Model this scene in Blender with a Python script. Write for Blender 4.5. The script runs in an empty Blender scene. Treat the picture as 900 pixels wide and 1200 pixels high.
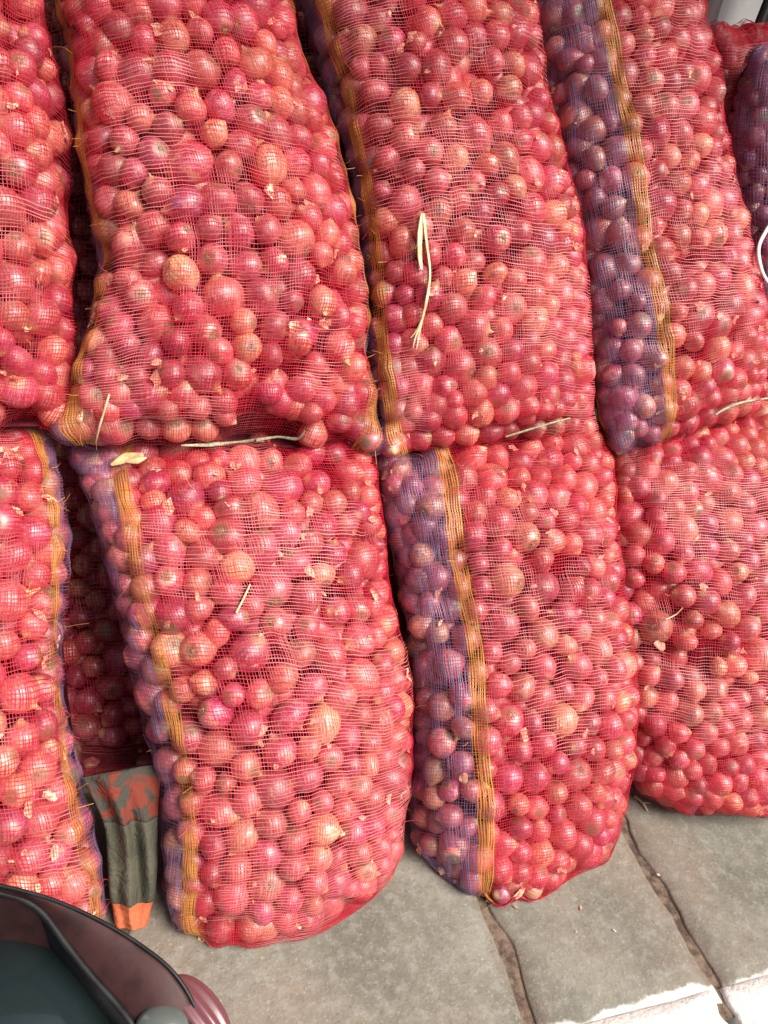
import bpy, math
import numpy as np
from mathutils import Vector, Matrix

rng = np.random.default_rng(11)
SC = bpy.context.scene
COL = SC.collection

# ------------------------------------------------------------------ camera
CAM_H = 1.30
F_PX, CX, CY = 900.0, 450.0, 600.0            # focal length and centre in photo pixels (900 x 1200)
def unit(v):
    v = np.asarray(v, float); return v / np.linalg.norm(v)
X_c = unit((2514, 0, 900))                    # world x (along the row) in camera axes (right, down, forward)
Y_c = np.asarray((-322, -677, 900), float); Y_c = unit(Y_c - X_c * (Y_c @ X_c))
Z_c = np.cross(X_c, Y_c)                      # up, camera axes are right-handed
C2W = np.stack([X_c, Y_c, Z_c])               # rows: world axes; C2W @ camera vector = world vector
CAM_P = np.array((0.0, 0.0, CAM_H))
cam_d = bpy.data.cameras.new('camera'); cam = bpy.data.objects.new('camera', cam_d); COL.objects.link(cam)
right, down, fwd = C2W[:, 0], C2W[:, 1], C2W[:, 2]
M = Matrix.Identity(4)
for i in range(3):
    M[i][0] = right[i]; M[i][1] = -down[i]; M[i][2] = -fwd[i]; M[i][3] = CAM_P[i]
cam.matrix_world = M
cam_d.sensor_fit = 'VERTICAL'; cam_d.sensor_height = 32.0; cam_d.lens = 32.0 * F_PX / 1200.0
cam_d.clip_start = 0.02; cam_d.clip_end = 200.0
SC.camera = cam

# ------------------------------------------------------------------ light
SUN_EL, SUN_AZ = math.radians(50), math.radians(139)     # azimuth: clockwise from +y
world = bpy.data.worlds.new('World'); SC.world = world; world.use_nodes = True
wn = world.node_tree.nodes; wl = world.node_tree.links
wn.clear()
wo = wn.new('ShaderNodeOutputWorld'); wb = wn.new('ShaderNodeBackground'); sky = wn.new('ShaderNodeTexSky')
sky.sky_type = 'NISHITA'; sky.sun_disc = False; sky.sun_elevation = SUN_EL; sky.sun_rotation = SUN_AZ
sky.air_density = 1.0; sky.dust_density = 5.0; sky.ozone_density = 0.6
wb.inputs['Strength'].default_value = 0.06
wl.new(sky.outputs[0], wb.inputs[0]); wl.new(wb.outputs[0], wo.inputs[0])
sun_d = bpy.data.lights.new('sun', 'SUN'); sun = bpy.data.objects.new('sun', sun_d); COL.objects.link(sun)
sun_d.energy = 3.2; sun_d.angle = math.radians(38); sun_d.color = (1.0, 0.96, 0.90)
sd = Vector((math.sin(SUN_AZ) * math.cos(SUN_EL), math.cos(SUN_AZ) * math.cos(SUN_EL), math.sin(SUN_EL)))
sun.rotation_euler = sd.to_track_quat('Z', 'Y').to_euler()
sun.location = (1.5, -2.0, 4.0)
SC.view_settings.view_transform = 'Standard'; SC.view_settings.look = 'None'
SC.view_settings.gamma = 1.0; SC.view_settings.use_curve_mapping = False
SC.view_settings.exposure = 0.90
SC.render.engine = 'CYCLES'
SC.cycles.use_denoising = True
SC.cycles.max_bounces = 6; SC.cycles.diffuse_bounces = 3; SC.cycles.glossy_bounces = 3
SC.cycles.transmission_bounces = 4; SC.cycles.transparent_max_bounces = 8
SC.cycles.caustics_reflective = False; SC.cycles.caustics_refractive = False

# ------------------------------------------------------------------ helpers
def ray(px, py):
    return C2W @ np.array((px - CX, py - CY, F_PX))
def on_plane(px, py, p0, n):
    r = ray(px, py); t = ((p0 - CAM_P) @ n) / (r @ n)
    return CAM_P + r * t
def on_floor(px, py, z=0.0):
    return on_plane(px, py, np.array((0, 0, z)), np.array((0, 0, 1.0)))
def project(P):
    c = (np.asarray(P) - CAM_P) @ C2W           # world -> camera axes
    return c[..., 0] / c[..., 2] * F_PX + CX, c[..., 1] / c[..., 2] * F_PX + CY, c[..., 2]

def make_mesh(name, V, faces, attrs=None, smooth=True, mats=None):
    """V (n,3); faces: (m,k) array or list of such arrays."""
    if not isinstance(faces, (list, tuple)): faces = [faces]
    faces = [np.asarray(f, np.int32) for f in faces if len(f)]
    me = bpy.data.meshes.new(name)
    V = np.asarray(V, np.float32)
    me.vertices.add(len(V)); me.vertices.foreach_set('co', V.ravel())
    nl = sum(f.size for f in faces); nf = sum(len(f) for f in faces)
    me.loops.add(nl); me.loops.foreach_set('vertex_index', np.concatenate([f.ravel() for f in faces]))
    starts = []; o = 0
    for f in faces:
        starts.append(o + np.arange(len(f)) * f.shape[1]); o += f.size
    me.polygons.add(nf); me.polygons.foreach_set('loop_start', np.concatenate(starts).astype(np.int32))
    if smooth: me.polygons.foreach_set('use_smooth', np.ones(nf, bool))
    for k, a in (attrs or {}).items():
        a = np.asarray(a, np.float32)
        if a.shape[1] == 4:
            at = me.attributes.new(k, 'FLOAT_COLOR', 'POINT'); at.data.foreach_set('color', a.ravel())
        else:
            at = me.attributes.new(k, 'FLOAT_VECTOR', 'POINT'); at.data.foreach_set('vector', a.ravel())
    me.update(calc_edges=True)
    for m in (mats or []): me.materials.append(m)
    return me
def add_obj(name, me, parent=None, loc=None, label=None, cat=None, group=None, kind=None):
    o = bpy.data.objects.new(name, me); COL.objects.link(o)
    if parent is not None: o.parent = parent
    if loc is not None: o.location = [float(x) for x in loc]
    if label: o['label'] = label
    if cat: o['category'] = cat
    if group: o['group'] = group
    if kind: o['kind'] = kind
    return o
def fbm2(nx, ny, cell, seed, octaves=2):
    """smooth value noise on a grid, about -1..1"""
    r = np.random.default_rng(seed); out = np.zeros((nx, ny)); amp = 1.0; tot = 0
    for k in range(octaves):
        c = max(1.5, cell / 2 ** k)
        gx, gy = int(nx / c) + 3, int(ny / c) + 3
        g = r.uniform(-1, 1, (gx, gy))
        x = np.arange(nx) / c; y = np.arange(ny) / c
        ix = x.astype(int); iy = y.astype(int); fx = x - ix; fy = y - iy
        fx = fx * fx * (3 - 2 * fx); fy = fy * fy * (3 - 2 * fy)
        a = g[np.ix_(ix, iy)]; b = g[np.ix_(ix + 1, iy)]; cc = g[np.ix_(ix, iy + 1)]; d = g[np.ix_(ix + 1, iy + 1)]
        FX = fx[:, None]; FY = fy[None]
        out += amp * ((a * (1 - FX) + b * FX) * (1 - FY) + (cc * (1 - FX) + d * FX) * FY)
        tot += amp; amp *= 0.5
    return out / tot * 1.3
def tube(path, rad, ns=8, flat=1.0, closed_ends=True):
    """round or flattened tube along a polyline; rad is a number or one per point"""
    P = np.asarray(path, float); n = len(P); R = np.broadcast_to(np.asarray(rad, float), (n,))
    T = np.gradient(P, axis=0); T /= np.linalg.norm(T, axis=1)[:, None] + 1e-12
    up = np.array((0.13, -0.82, 0.55)); V = []
    for i in range(n):
        a = np.cross(T[i], up); a /= np.linalg.norm(a) + 1e-9; b = np.cross(a, T[i])
        th = np.arange(ns) * 2 * math.pi / ns
        V.append(P[i] + R[i] * (np.cos(th)[:, None] * a + flat * np.sin(th)[:, None] * b))
    V = np.concatenate(V)
    i, j = np.meshgrid(np.arange(n - 1), np.arange(ns), indexing='ij'); i = i.ravel(); j = j.ravel()
    Q = np.stack([i * ns + j, i * ns + (j + 1) % ns, (i + 1) * ns + (j + 1) % ns, (i + 1) * ns + j], 1)
    caps = np.array([np.arange(ns)[::-1], (n - 1) * ns + np.arange(ns)])
    return V, [Q, caps]
def merge(parts):
    """[(V, [faces...]), ...] -> one V, faces"""
    Vs = []; Fs = {}; o = 0
    for V, F in parts:
        Vs.append(V)
        for f in F: Fs.setdefault(f.shape[1], []).append(np.asarray(f) + o)
        o += len(V)
    return np.concatenate(Vs), [np.concatenate(v) for v in Fs.values()]
def resample(P, n):
    P = np.asarray(P, float); d = np.r_[0, np.cumsum(np.linalg.norm(np.diff(P, axis=0), axis=1))]
    # smooth interpolation with Catmull-Rom through the points
    t = np.linspace(0, len(P) - 1, n); i = np.clip(t.astype(int), 0, len(P) - 2); f = (t - i)[:, None]
    p0 = P[np.clip(i - 1, 0, None)]; p1 = P[i]; p2 = P[i + 1]; p3 = P[np.clip(i + 2, None, len(P) - 1)]
    return 0.5 * (2 * p1 + (p2 - p0) * f + (2 * p0 - 5 * p1 + 4 * p2 - p3) * f ** 2 + (3 * p1 - p0 - 3 * p2 + p3) * f ** 3)

# ------------------------------------------------------------------ materials
class NT:
    def __init__(s, name):
        s.m = bpy.data.materials.new(name); s.m.use_nodes = True; s.n = s.m.node_tree.nodes; s.l = s.m.node_tree.links
        s.n.clear(); s.out = s.n.new('ShaderNodeOutputMaterial')
    def N(s, t, **kw):
        nd = s.n.new(t)
        for k, v in kw.items():
            if k in ('operation', 'blend_type', 'data_type', 'noise_dimensions', 'attribute_name', 'attribute_type', 'feature', 'use_clamp', 'interpolation_type', 'distance'):
                setattr(nd, k, v)
        return nd
    def link(s, a, b): s.l.new(a, b)
    def math(s, op, a, b=None, c=None, clamp=False):
        nd = s.n.new('ShaderNodeMath'); nd.operation = op; nd.use_clamp = clamp
        for i, v in enumerate((a, b, c)):
            if v is None: continue
            if isinstance(v, (int, float)): nd.inputs[i].default_value = v
            else: s.l.new(v, nd.inputs[i])
        return nd.outputs[0]
    def mix(s, fac, a, b, blend='MIX'):
        nd = s.n.new('ShaderNodeMix'); nd.data_type = 'RGBA'; nd.blend_type = blend
        for idx, v in ((0, fac), (6, a), (7, b)):
            if isinstance(v, (int, float)): nd.inputs[idx].default_value = v
            elif isinstance(v, (tuple, list)): nd.inputs[idx].default_value = (*v, 1.0)
            else: s.l.new(v, nd.inputs[idx])
        return nd.outputs[2]
    def noise(s, vec, scale, detail=3, rough=0.55, w=None, dim='3D', dist=0.0):
        nd = s.n.new('ShaderNodeTexNoise'); nd.noise_dimensions = '4D' if w is not None else dim
        nd.inputs['Scale'].default_value = scale; nd.inputs['Detail'].default_value = detail; nd.inputs['Roughness'].default_value = rough
        nd.inputs['Distortion'].default_value = dist
        if vec is not None: s.l.new(vec, nd.inputs['Vector'])
        if w is not None: s.l.new(w, nd.inputs['W'])
        return nd.outputs[0]
    def ramp(s, fac, stops):
        nd = s.n.new('ShaderNodeValToRGB'); e = nd.color_ramp.elements
        while len(e) < len(stops): e.new(0.5)
        for k, (p, c) in enumerate(stops):
            e[k].position = p; e[k].color = (*c, 1.0) if len(c) == 3 else c
        s.l.new(fac, nd.inputs[0]); return nd.outputs[0]
    def smooth(s, x, a, b):
        nd = s.n.new('ShaderNodeMapRange'); nd.interpolation_type = 'SMOOTHSTEP'
        nd.inputs[1].default_value = a; nd.inputs[2].default_value = b
        s.l.new(x, nd.inputs[0]); return nd.outputs[0]
    def bsdf(s, col, rough=0.5, spec=0.5, metal=0.0, bump=None, bump_d=0.002, bump_s=0.5, coat=0.0, sss=0.0, normal=None):
        b = s.n.new('ShaderNodeBsdfPrincipled')
        if isinstance(col, (tuple, list)): b.inputs['Base Color'].default_value = (*col, 1)
        else: s.l.new(col, b.inputs['Base Color'])
        if isinstance(rough, (int, float)): b.inputs['Roughness'].default_value = rough
        else: s.l.new(rough, b.inputs['Roughness'])
        b.inputs['Specular IOR Level'].default_value = spec; b.inputs['Metallic'].default_value = metal
        b.inputs['Coat Weight'].default_value = coat; b.inputs['Coat Roughness'].default_value = 0.15
        if bump is not None:
            bp = s.n.new('ShaderNodeBump'); bp.inputs['Distance'].default_value = bump_d; bp.inputs['Strength'].default_value = bump_s
            s.l.new(bump, bp.inputs['Height']); s.l.new(bp.outputs[0], b.inputs['Normal'])
        return b
    def done(s, shader): s.l.new(shader, s.out.inputs['Surface']); return s.m
    def attr(s, name):
        a = s.n.new('ShaderNodeAttribute'); a.attribute_name = name; a.attribute_type = 'GEOMETRY'; return a

def mat_onion():
    t = NT('onion_skin')
    loc = t.attr('loc').outputs['Vector']; ra = t.attr('rnd')
    sep = t.N('ShaderNodeSeparateColor'); t.link(ra.outputs['Color'], sep.inputs[0])
    hue, seed, val = sep.outputs
    w = t.math('MULTIPLY', seed, 40.0)
    sx = t.N('ShaderNodeSeparateXYZ'); t.link(loc, sx.inputs[0]); x, y, z = sx.outputs
    rr = t.math('SQRT', t.math('ADD', t.math('MULTIPLY', x, x), t.math('ADD', t.math('MULTIPLY', y, y), 1e-4)))
    cb = t.N('ShaderNodeCombineXYZ')
    t.link(t.math('DIVIDE', x, rr), cb.inputs[0]); t.link(t.math('DIVIDE', y, rr), cb.inputs[1]); t.link(t.math('MULTIPLY', z, 0.10), cb.inputs[2])
    mer = t.noise(cb.outputs[0], 9.0, 3, 0.6, w=w)             # veins that run from neck to root
    fine = t.noise(cb.outputs[0], 26.0, 2, 0.6, w=w)
    # base skin from magenta red over pinkish red to copper
    base = t.ramp(hue, [(0.0, (0.39, 0.024, 0.118)), (0.28, (0.52, 0.060, 0.110)), (0.55, (0.61, 0.120, 0.115)), (0.8, (0.71, 0.26, 0.15)), (1.0, (0.80, 0.46, 0.21))])
    dark = t.mix(0.50, base, (0.26, 0.015, 0.045), 'MIX')
    c = t.mix(t.smooth(mer, 0.41, 0.59), dark, base)
    c = t.mix(t.math('MULTIPLY', t.smooth(fine, 0.50, 0.70), 0.55), c, (0.84, 0.46, 0.38))
    patch = t.noise(loc, 1.3, 3, 0.6, w=w)                     # loose papery skin
    c = t.mix(t.math('MULTIPLY', t.smooth(patch, 0.56, 0.66), 0.55), c, (0.70, 0.34, 0.20))
    c = t.mix(t.math('MULTIPLY', t.smooth(t.noise(loc, 2.1, 2, 0.5, w=t.math('ADD', w, 7.0)), 0.60, 0.70), 0.5), c, (0.26, 0.015, 0.06))
    # root end and neck
    c = t.mix(t.math('MULTIPLY', t.smooth(z, -0.66, -0.90), 0.30), c, (0.60, 0.30, 0.20))
    c = t.mix(t.smooth(z, -0.897, -0.912), c, (0.26, 0.17, 0.09))
    c = t.mix(t.smooth(z, 0.80, 1.02), c, (0.62, 0.36, 0.20))
    vm = t.math('MULTIPLY_ADD', val, 0.7, 0.65)
    vc = t.N('ShaderNodeCombineXYZ')
    for k in range(3): t.link(vm, vc.inputs[k])
    c = t.mix(1.0, c, vc.outputs[0], 'MULTIPLY')
    h = t.math('ADD', t.math('MULTIPLY', mer, 0.6), t.math('MULTIPLY', patch, 0.8))
    rough = t.math('MULTIPLY_ADD', patch, 0.36, 0.24)
    b = t.bsdf(c, rough, 1.0, bump=h, bump_d=0.0018, bump_s=0.6, coat=0.7)
    b.inputs['Coat Roughness'].default_value = 0.50
    return t.done(b.outputs[0])

def mat_strand(name, gloss=0.42):
    t = NT(name)
    col = t.attr('col').outputs['Color']
    b = t.bsdf(col, gloss, 0.45)
    tr = t.N('ShaderNodeBsdfTranslucent'); t.link(col, tr.inputs[0])
    mx = t.N('ShaderNodeMixShader'); mx.inputs[0].default_value = 0.22
    t.link(b.outputs[0], mx.inputs[1]); t.link(tr.outputs[0], mx.inputs[2])
    return t.done(mx.outputs[0])

def mat_paper(name, c1, c2, scale=60.0, rough=0.65):
    t = NT(name); tc = t.N('ShaderNodeTexCoord')
    n = t.noise(tc.outputs['Object'], scale, 4, 0.6)
    c = t.mix(t.smooth(n, 0.35, 0.65), c1, c2)
    b = t.bsdf(c, rough, 0.35, bump=n, bump_d=0.001)
    return t.done(b.outputs[0])

def mat_stone():
    t = NT('stone_slab'); g = t.N('ShaderNodeNewGeometry'); pos = g.outputs['Position']
    oi = t.N('ShaderNodeObjectInfo')
    n1 = t.noise(pos, 6.0, 5, 0.6); n2 = t.noise(pos, 45.0, 4, 0.65); n3 = t.noise(pos, 170.0, 4, 0.75); n4 = t.noise(pos, 2.2, 3, 0.5)
    c = t.mix(t.smooth(n1, 0.3, 0.7), (0.150, 0.140, 0.110), (0.240, 0.226, 0.182))
    c = t.mix(t.math('MULTIPLY', t.smooth(n4, 0.45, 0.62), 0.75), c, (0.235, 0.190, 0.145))
    c = t.mix(t.math('MULTIPLY', t.smooth(n2, 0.45, 0.7), 0.5), c, (0.31, 0.305, 0.275))
    c = t.mix(t.math('MULTIPLY', t.smooth(n2, 0.45, 0.30), 0.30), c, (0.10, 0.098, 0.085))
    c = t.mix(t.math('MULTIPLY', t.smooth(n3, 0.57, 0.70), 0.6), c, (0.46, 0.45, 0.41))
    c = t.mix(t.math('MULTIPLY', t.smooth(n3, 0.43, 0.30), 0.65), c, (0.06, 0.058, 0.05))
    sp = t.N('ShaderNodeSeparateXYZ'); t.link(pos, sp.inputs[0])
    for jx, wd in ((0.645, 0.030), (1.005, 0.040)):            # brown dirt washed out of the joints
        dj = t.math('ABSOLUTE', t.math('SUBTRACT', sp.outputs[0], jx))
        dj = t.math('SUBTRACT', dj, t.math('MULTIPLY', t.math('SUBTRACT', t.noise(pos, 17.0, 5, 0.7), 0.42), 0.10))
        c = t.mix(t.math('MULTIPLY', t.smooth(dj, wd, 0.0), 0.40), c, (0.15, 0.105, 0.075))
    edge = t.math('ADD', sp.outputs[1], t.math('MULTIPLY', t.math('SUBTRACT', t.noise(pos, 16.0, 5, 0.6), 0.5), 0.045))
    c = t.mix(t.smooth(edge, 0.404, 0.396), c, (0.64, 0.64, 0.60))
    v = t.math('MULTIPLY_ADD', oi.outputs['Random'], 0.22, 0.89)
    vc = t.N('ShaderNodeCombineXYZ')
    for k in range(3): t.link(v, vc.inputs[k])
    c = t.mix(1.0, c, vc.outputs[0], 'MULTIPLY')
    h = t.math('ADD', t.math('MULTIPLY', n2, 1.0), t.math('MULTIPLY', n3, 0.5))
    b = t.bsdf(c, 0.78, 0.3, bump=h, bump_d=0.004, bump_s=0.6)
    return t.done(b.outputs[0])

def mat_noise(name, c1, c2, scale=20.0, rough=0.8, spec=0.3, bump_d=0.003, detail=4, lo=0.35, hi=0.65):
    t = NT(name); g = t.N('ShaderNodeNewGeometry')
    n = t.noise(g.outputs['Position'], scale, detail, 0.65)
    c = t.mix(t.smooth(n, lo, hi), c1, c2)
    b = t.bsdf(c, rough, spec, bump=n, bump_d=bump_d)
    return t.done(b.outputs[0])

M_ONION = mat_onion()
M_RED = mat_strand('red_plastic_tape'); M_YEL = mat_strand('yellow_plastic_tape'); M_BLU = mat_strand('purple_plastic_tape')
M_NECK = mat_paper('dry_neck_paper', (0.50, 0.24, 0.13), (0.72, 0.46, 0.27), 90)
M_ROOT = mat_paper('dry_root', (0.24, 0.17, 0.09), (0.46, 0.36, 0.22), 200)
M_STRAW = mat_paper('dry_leaf_straw', (0.55, 0.42, 0.20), (0.80, 0.68, 0.42), 70, 0.55)
M_TWINE = mat_paper('pale_twine', (0.24, 0.26, 0.15), (0.46, 0.42, 0.30), 150, 0.7)
M_DRYLEAF = mat_paper('brown_dry_leaf', (0.42, 0.27, 0.12), (0.66, 0.50, 0.26), 60, 0.6)
M_BACK = mat_noise('red_woven_backing', (0.12, 0.012, 0.02), (0.22, 0.03, 0.04), 40, 0.7)
M_STONE = mat_stone()
M_MUD = mat_noise('rusty_joint_dirt', (0.075, 0.052, 0.038), (0.20, 0.145, 0.105), 55, 0.9, 0.2, 0.006)
M_PAINT = None

# ------------------------------------------------------------------ setting: pavement, kerb, street, wall, roof
def slab_mesh(x0, x1, y0, y1, z1, th, seed, wob=0.007, nseg=22):
    """a worn stone slab with an uneven outline and softened edges"""
    r = np.random.default_rng(seed)
    def edge(a, b):
        s = np.linspace(0, 1, nseg, endpoint=False)[:, None]
        return np.asarray(a) * (1 - s) + np.asarray(b) * s
    ring = np.concatenate([edge((x0, y0), (x1, y0)), edge((x1, y0), (x1, y1)), edge((x1, y1), (x0, y1)), edge((x0, y1), (x0, y0))])
    n = len(ring); c = ring.mean(0)
    k = r.normal(0, 1, n); k = (k + np.roll(k, 1) + np.roll(k, -1) + 0.5 * np.roll(k, 2)) / 2.2
    out = ring - c; out /= np.linalg.norm(out, axis=1)[:, None]
    ring = ring + out * (k * wob - wob)[:, None]
    rings = []
    for inset, z in ((0.002, z1 - th), (0.0, z1 - 0.008), (0.0015, z1 - 0.003), (0.006, z1)):
        rr = ring - out * inset
        rings.append(np.c_[rr, np.full(n, z) + (r.normal(0, 0.0006, n) if z > z1 - 0.006 else 0)])
    # inner grid of the top: concentric rings towards the centre with slight unevenness
    for f in (0.8, 0.55, 0.3, 0.1):
        rr = c + (ring - out * 0.010 - c) * f
        rings.append(np.c_[rr, z1 + r.normal(0, 0.00015, n)])
    V = np.concatenate(rings); m = len(rings)
    i, j = np.meshgrid(np.arange(m - 1), np.arange(n), indexing='ij'); i = i.ravel(); j = j.ravel()
    Q = np.stack([i * n + j, i * n + (j + 1) % n, (i + 1) * n + (j + 1) % n, (i + 1) * n + j], 1)
    top = np.array([(m - 1) * n + np.arange(n)])
    return make_mesh('stone_slab', V, [Q, top], mats=[M_STONE])
def box_vf(x0, x1, y0, y1, z0, z1):
    V = np.array([(x, y, z) for z in (z0, z1) for y in (y0, y1) for x in (x0, x1)], float)
    Q = np.array([(0, 2, 3, 1), (4, 5, 7, 6), (0, 1, 5, 4), (2, 6, 7, 3), (0, 4, 6, 2), (1, 3, 7, 5)])
    return V, [Q]
def box(name, x0, x1, y0, y1, z0, z1, mat, **kw):
    V, F = box_vf(x0, x1, y0, y1, z0, z1)
    return add_obj(name, make_mesh(name, V, F, smooth=False, mats=[mat]), **kw)

Y_KERB = 0.365
# dirt bed under the slabs, uneven so that it fills the joints
gx, gy = 220, 90
xs = np.linspace(-1.6, 2.6, gx); ys = np.linspace(Y_KERB - 0.02, 2.05, gy)
XX, YY = np.meshgrid(xs, ys, indexing='ij')
ZZ = -0.0052 + 0.003 * fbm2(gx, gy, 6, 3, 3)
V = np.stack([XX, YY, ZZ], -1).reshape(-1, 3)
def grid_quads(nx, ny):
    i, j = np.meshgrid(np.arange(nx - 1), np.arange(ny - 1), indexing='ij'); i = i.ravel(); j = j.ravel()
    return np.stack([i * ny + j, (i + 1) * ny + j, (i + 1) * ny + j + 1, i * ny + j + 1], 1)
pav = add_obj('pavement', make_mesh('pavement', V, grid_quads(gx, gy), mats=[M_MUD]), kind='structure')
xe = [-1.55, -1.05, -0.55, 0.02, 0.645, 1.005, 1.53, 2.0, 2.55]
ye = [Y_KERB, 0.93, 1.46, 2.02]
for a in range(len(xe) - 1):
    for b in range(3):
        add_obj('stone_slab', slab_mesh(xe[a] + 0.004, xe[a + 1] - 0.004, ye[b] + 0.004, ye[b + 1] - 0.004, 0.0, 0.05, 100 + a * 7 + b), parent=pav)
def mat_paint():
    t = NT('white_kerb_paint'); g = t.N('ShaderNodeNewGeometry'); pos = g.outputs['Position']
    n = t.noise(pos, 22.0, 5, 0.7); n2 = t.noise(pos, 150, 3, 0.6)
    c = t.mix(t.smooth(n2, 0.3, 0.7), (0.58, 0.59, 0.55), (0.70, 0.70, 0.66))
    c = t.mix(t.smooth(n, 0.62, 0.72), c, (0.36, 0.35, 0.31))
    b = t.bsdf(c, 0.7, 0.3, bump=t.math('ADD', n, n2), bump_d=0.004)
    return t.done(b.outputs[0])
M_PAINT = mat_paint()
# white painted kerb stones in front of the slabs, a step above the street
for k, (a, b) in enumerate(((-1.55, -0.72), (-0.72, 0.12), (0.12, 1.0), (1.0, 1.80), (1.80, 2.55))):
    m = slab_mesh(a + 0.002, b - 0.006, 0.16, Y_KERB + 0.028, 0.004, 0.165, 300 + k, 0.004, 26)
    m.materials.clear(); m.materials.append(M_PAINT)
    add_obj('kerb_stone', m, parent=pav)
M_ASPH = mat_noise('asphalt', (0.035, 0.035, 0.035), (0.075, 0.073, 0.07), 160, 0.9, 0.3, 0.004)
box('street', -3, 4, -3, 0.158, -0.30, -0.15, M_ASPH, kind='structure')
M_WALL = mat_noise('pale_wall_plaster', (0.55, 0.54, 0.50), (0.66, 0.65, 0.61), 9, 0.85)
wall = box('wall', -1.6, 2.6, 2.06, 2.2, -0.15, 2.6, M_WALL, label='pale plastered wall behind the piled sacks', cat='wall')
M_ROOF = mat_noise('grey_canopy', (0.25, 0.25, 0.25), (0.33, 0.33, 0.32), 12, 0.8)
box('canopy', -1.8, 2.8, 0.85, 2.3, 2.603, 2.68, M_ROOF, label='grey flat canopy over the piled sacks', cat='canopy')
box('light_block_wall', -1.0, -0.9, 0.95, 2.055, 0.001, 2.598, M_WALL, label='unseen plastered wall added to block side light at the end of the sack row', cat='wall')  # out of view, added to keep side light out of the gaps

# ------------------------------------------------------------------ onion templates
def onion_template(nr, ns, neck=True):
    th = np.linspace(0.0, math.pi, nr)
    if neck: th[1] = 0.16 if nr > 9 else 0.3
    r = np.sin(th) ** 0.92; z = np.cos(th)
    sh = np.exp(-(th / 0.42) ** 2)
    z = z + (0.22 * np.exp(-(th / 0.25) ** 2) if neck else 0.10 * np.exp(-(th / 0.3) ** 2))
    r = r * (1 - 0.30 * sh)
    rt = np.exp(-((math.pi - th) / 0.30) ** 2)
    z = z + 0.09 * rt                                     # flattened root end
    ph = np.arange(ns) * 2 * math.pi / ns
    V = [np.array([(0, 0, z[0])])]
    for k in range(1, nr - 1):
        V.append(np.stack([r[k] * np.cos(ph), r[k] * np.sin(ph), np.full(ns, z[k])], 1))
    V.append(np.array([(0, 0, z[-1])]))
    V = np.concatenate(V)
    j = np.arange(ns); T0 = np.stack([np.zeros(ns, int), 1 + j, 1 + (j + 1) % ns], 1)
    Q = []
    for k in range(nr - 3):
        a = 1 + k * ns
        Q.append(np.stack([a + j, a + ns + j, a + ns + (j + 1) % ns, a + (j + 1) % ns], 1))
    Q = np.concatenate(Q); last = 1 + (nr - 2) * ns; a = 1 + (nr - 3) * ns
    T1 = np.stack([np.full(ns, last), a + (j + 1) % ns, a + j], 1)
    return V, Q, np.concatenate([T0, T1])
TPL_HI = onion_template(16, 24, neck=False); TPL_MID = onion_template(11, 14); TPL_LO = onion_template(7, 8)

def rot_from_axis(ax, rg):
    """rotation matrices (k,3,3) that turn local z to ax with a random spin"""
    k = len(ax); h = rg.normal(size=(k, 3)); x = np.cross(h, ax); x /= np.linalg.norm(x, axis=1)[:, None]
    y = np.cross(ax, x); return np.stack([x, y, ax], -1)
def deform(T, S, ph, amp):
    """per-onion deformation of the template vertices: (k,n,3)"""
    ang = np.arctan2(T[:, 1], T[:, 0])
    lob = 1 + amp[:, 0:1] * np.cos(2 * ang[None] + ph[:, 0:1]) + amp[:, 1:2] * np.cos(3 * ang[None] + ph[:, 1:2]) * (1 - T[None, :, 2] ** 2)
    V = np.repeat(T[None], len(S), 0) * 1.0
    V[..., 0] *= lob; V[..., 1] *= lob
    return V * S[:, None, :]

# ------------------------------------------------------------------ sacks
LEAN = math.radians(36)
N_PILE = np.array((0.0, -math.cos(LEAN), math.sin(LEAN)))          # points out of the pile, up and to the viewer
P_PILE = np.array((0.0, 0.70, 0.0))
WARP, WEFT = 0.0047, 0.0058

RED = np.array((0.52, 0.010, 0.032)); RED2 = np.array((0.58, 0.028, 0.050)); PALE = np.array((0.78, 0.26, 0.27))
YEL = np.array((0.62, 0.29, 0.070)); BLU = np.array((0.17, 0.17, 0.31)); PUR = np.array((0.30, 0.11, 0.18))

ALL = dict(pos=[], axis=[], spin=[], S=[], r=[], hue=[], seed=[], val=[], sack=[], nrm=[])   # surface onions
INNER = dict(pos=[], axis=[], S=[], hue=[], seed=[], val=[])
SACKS = []

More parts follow.
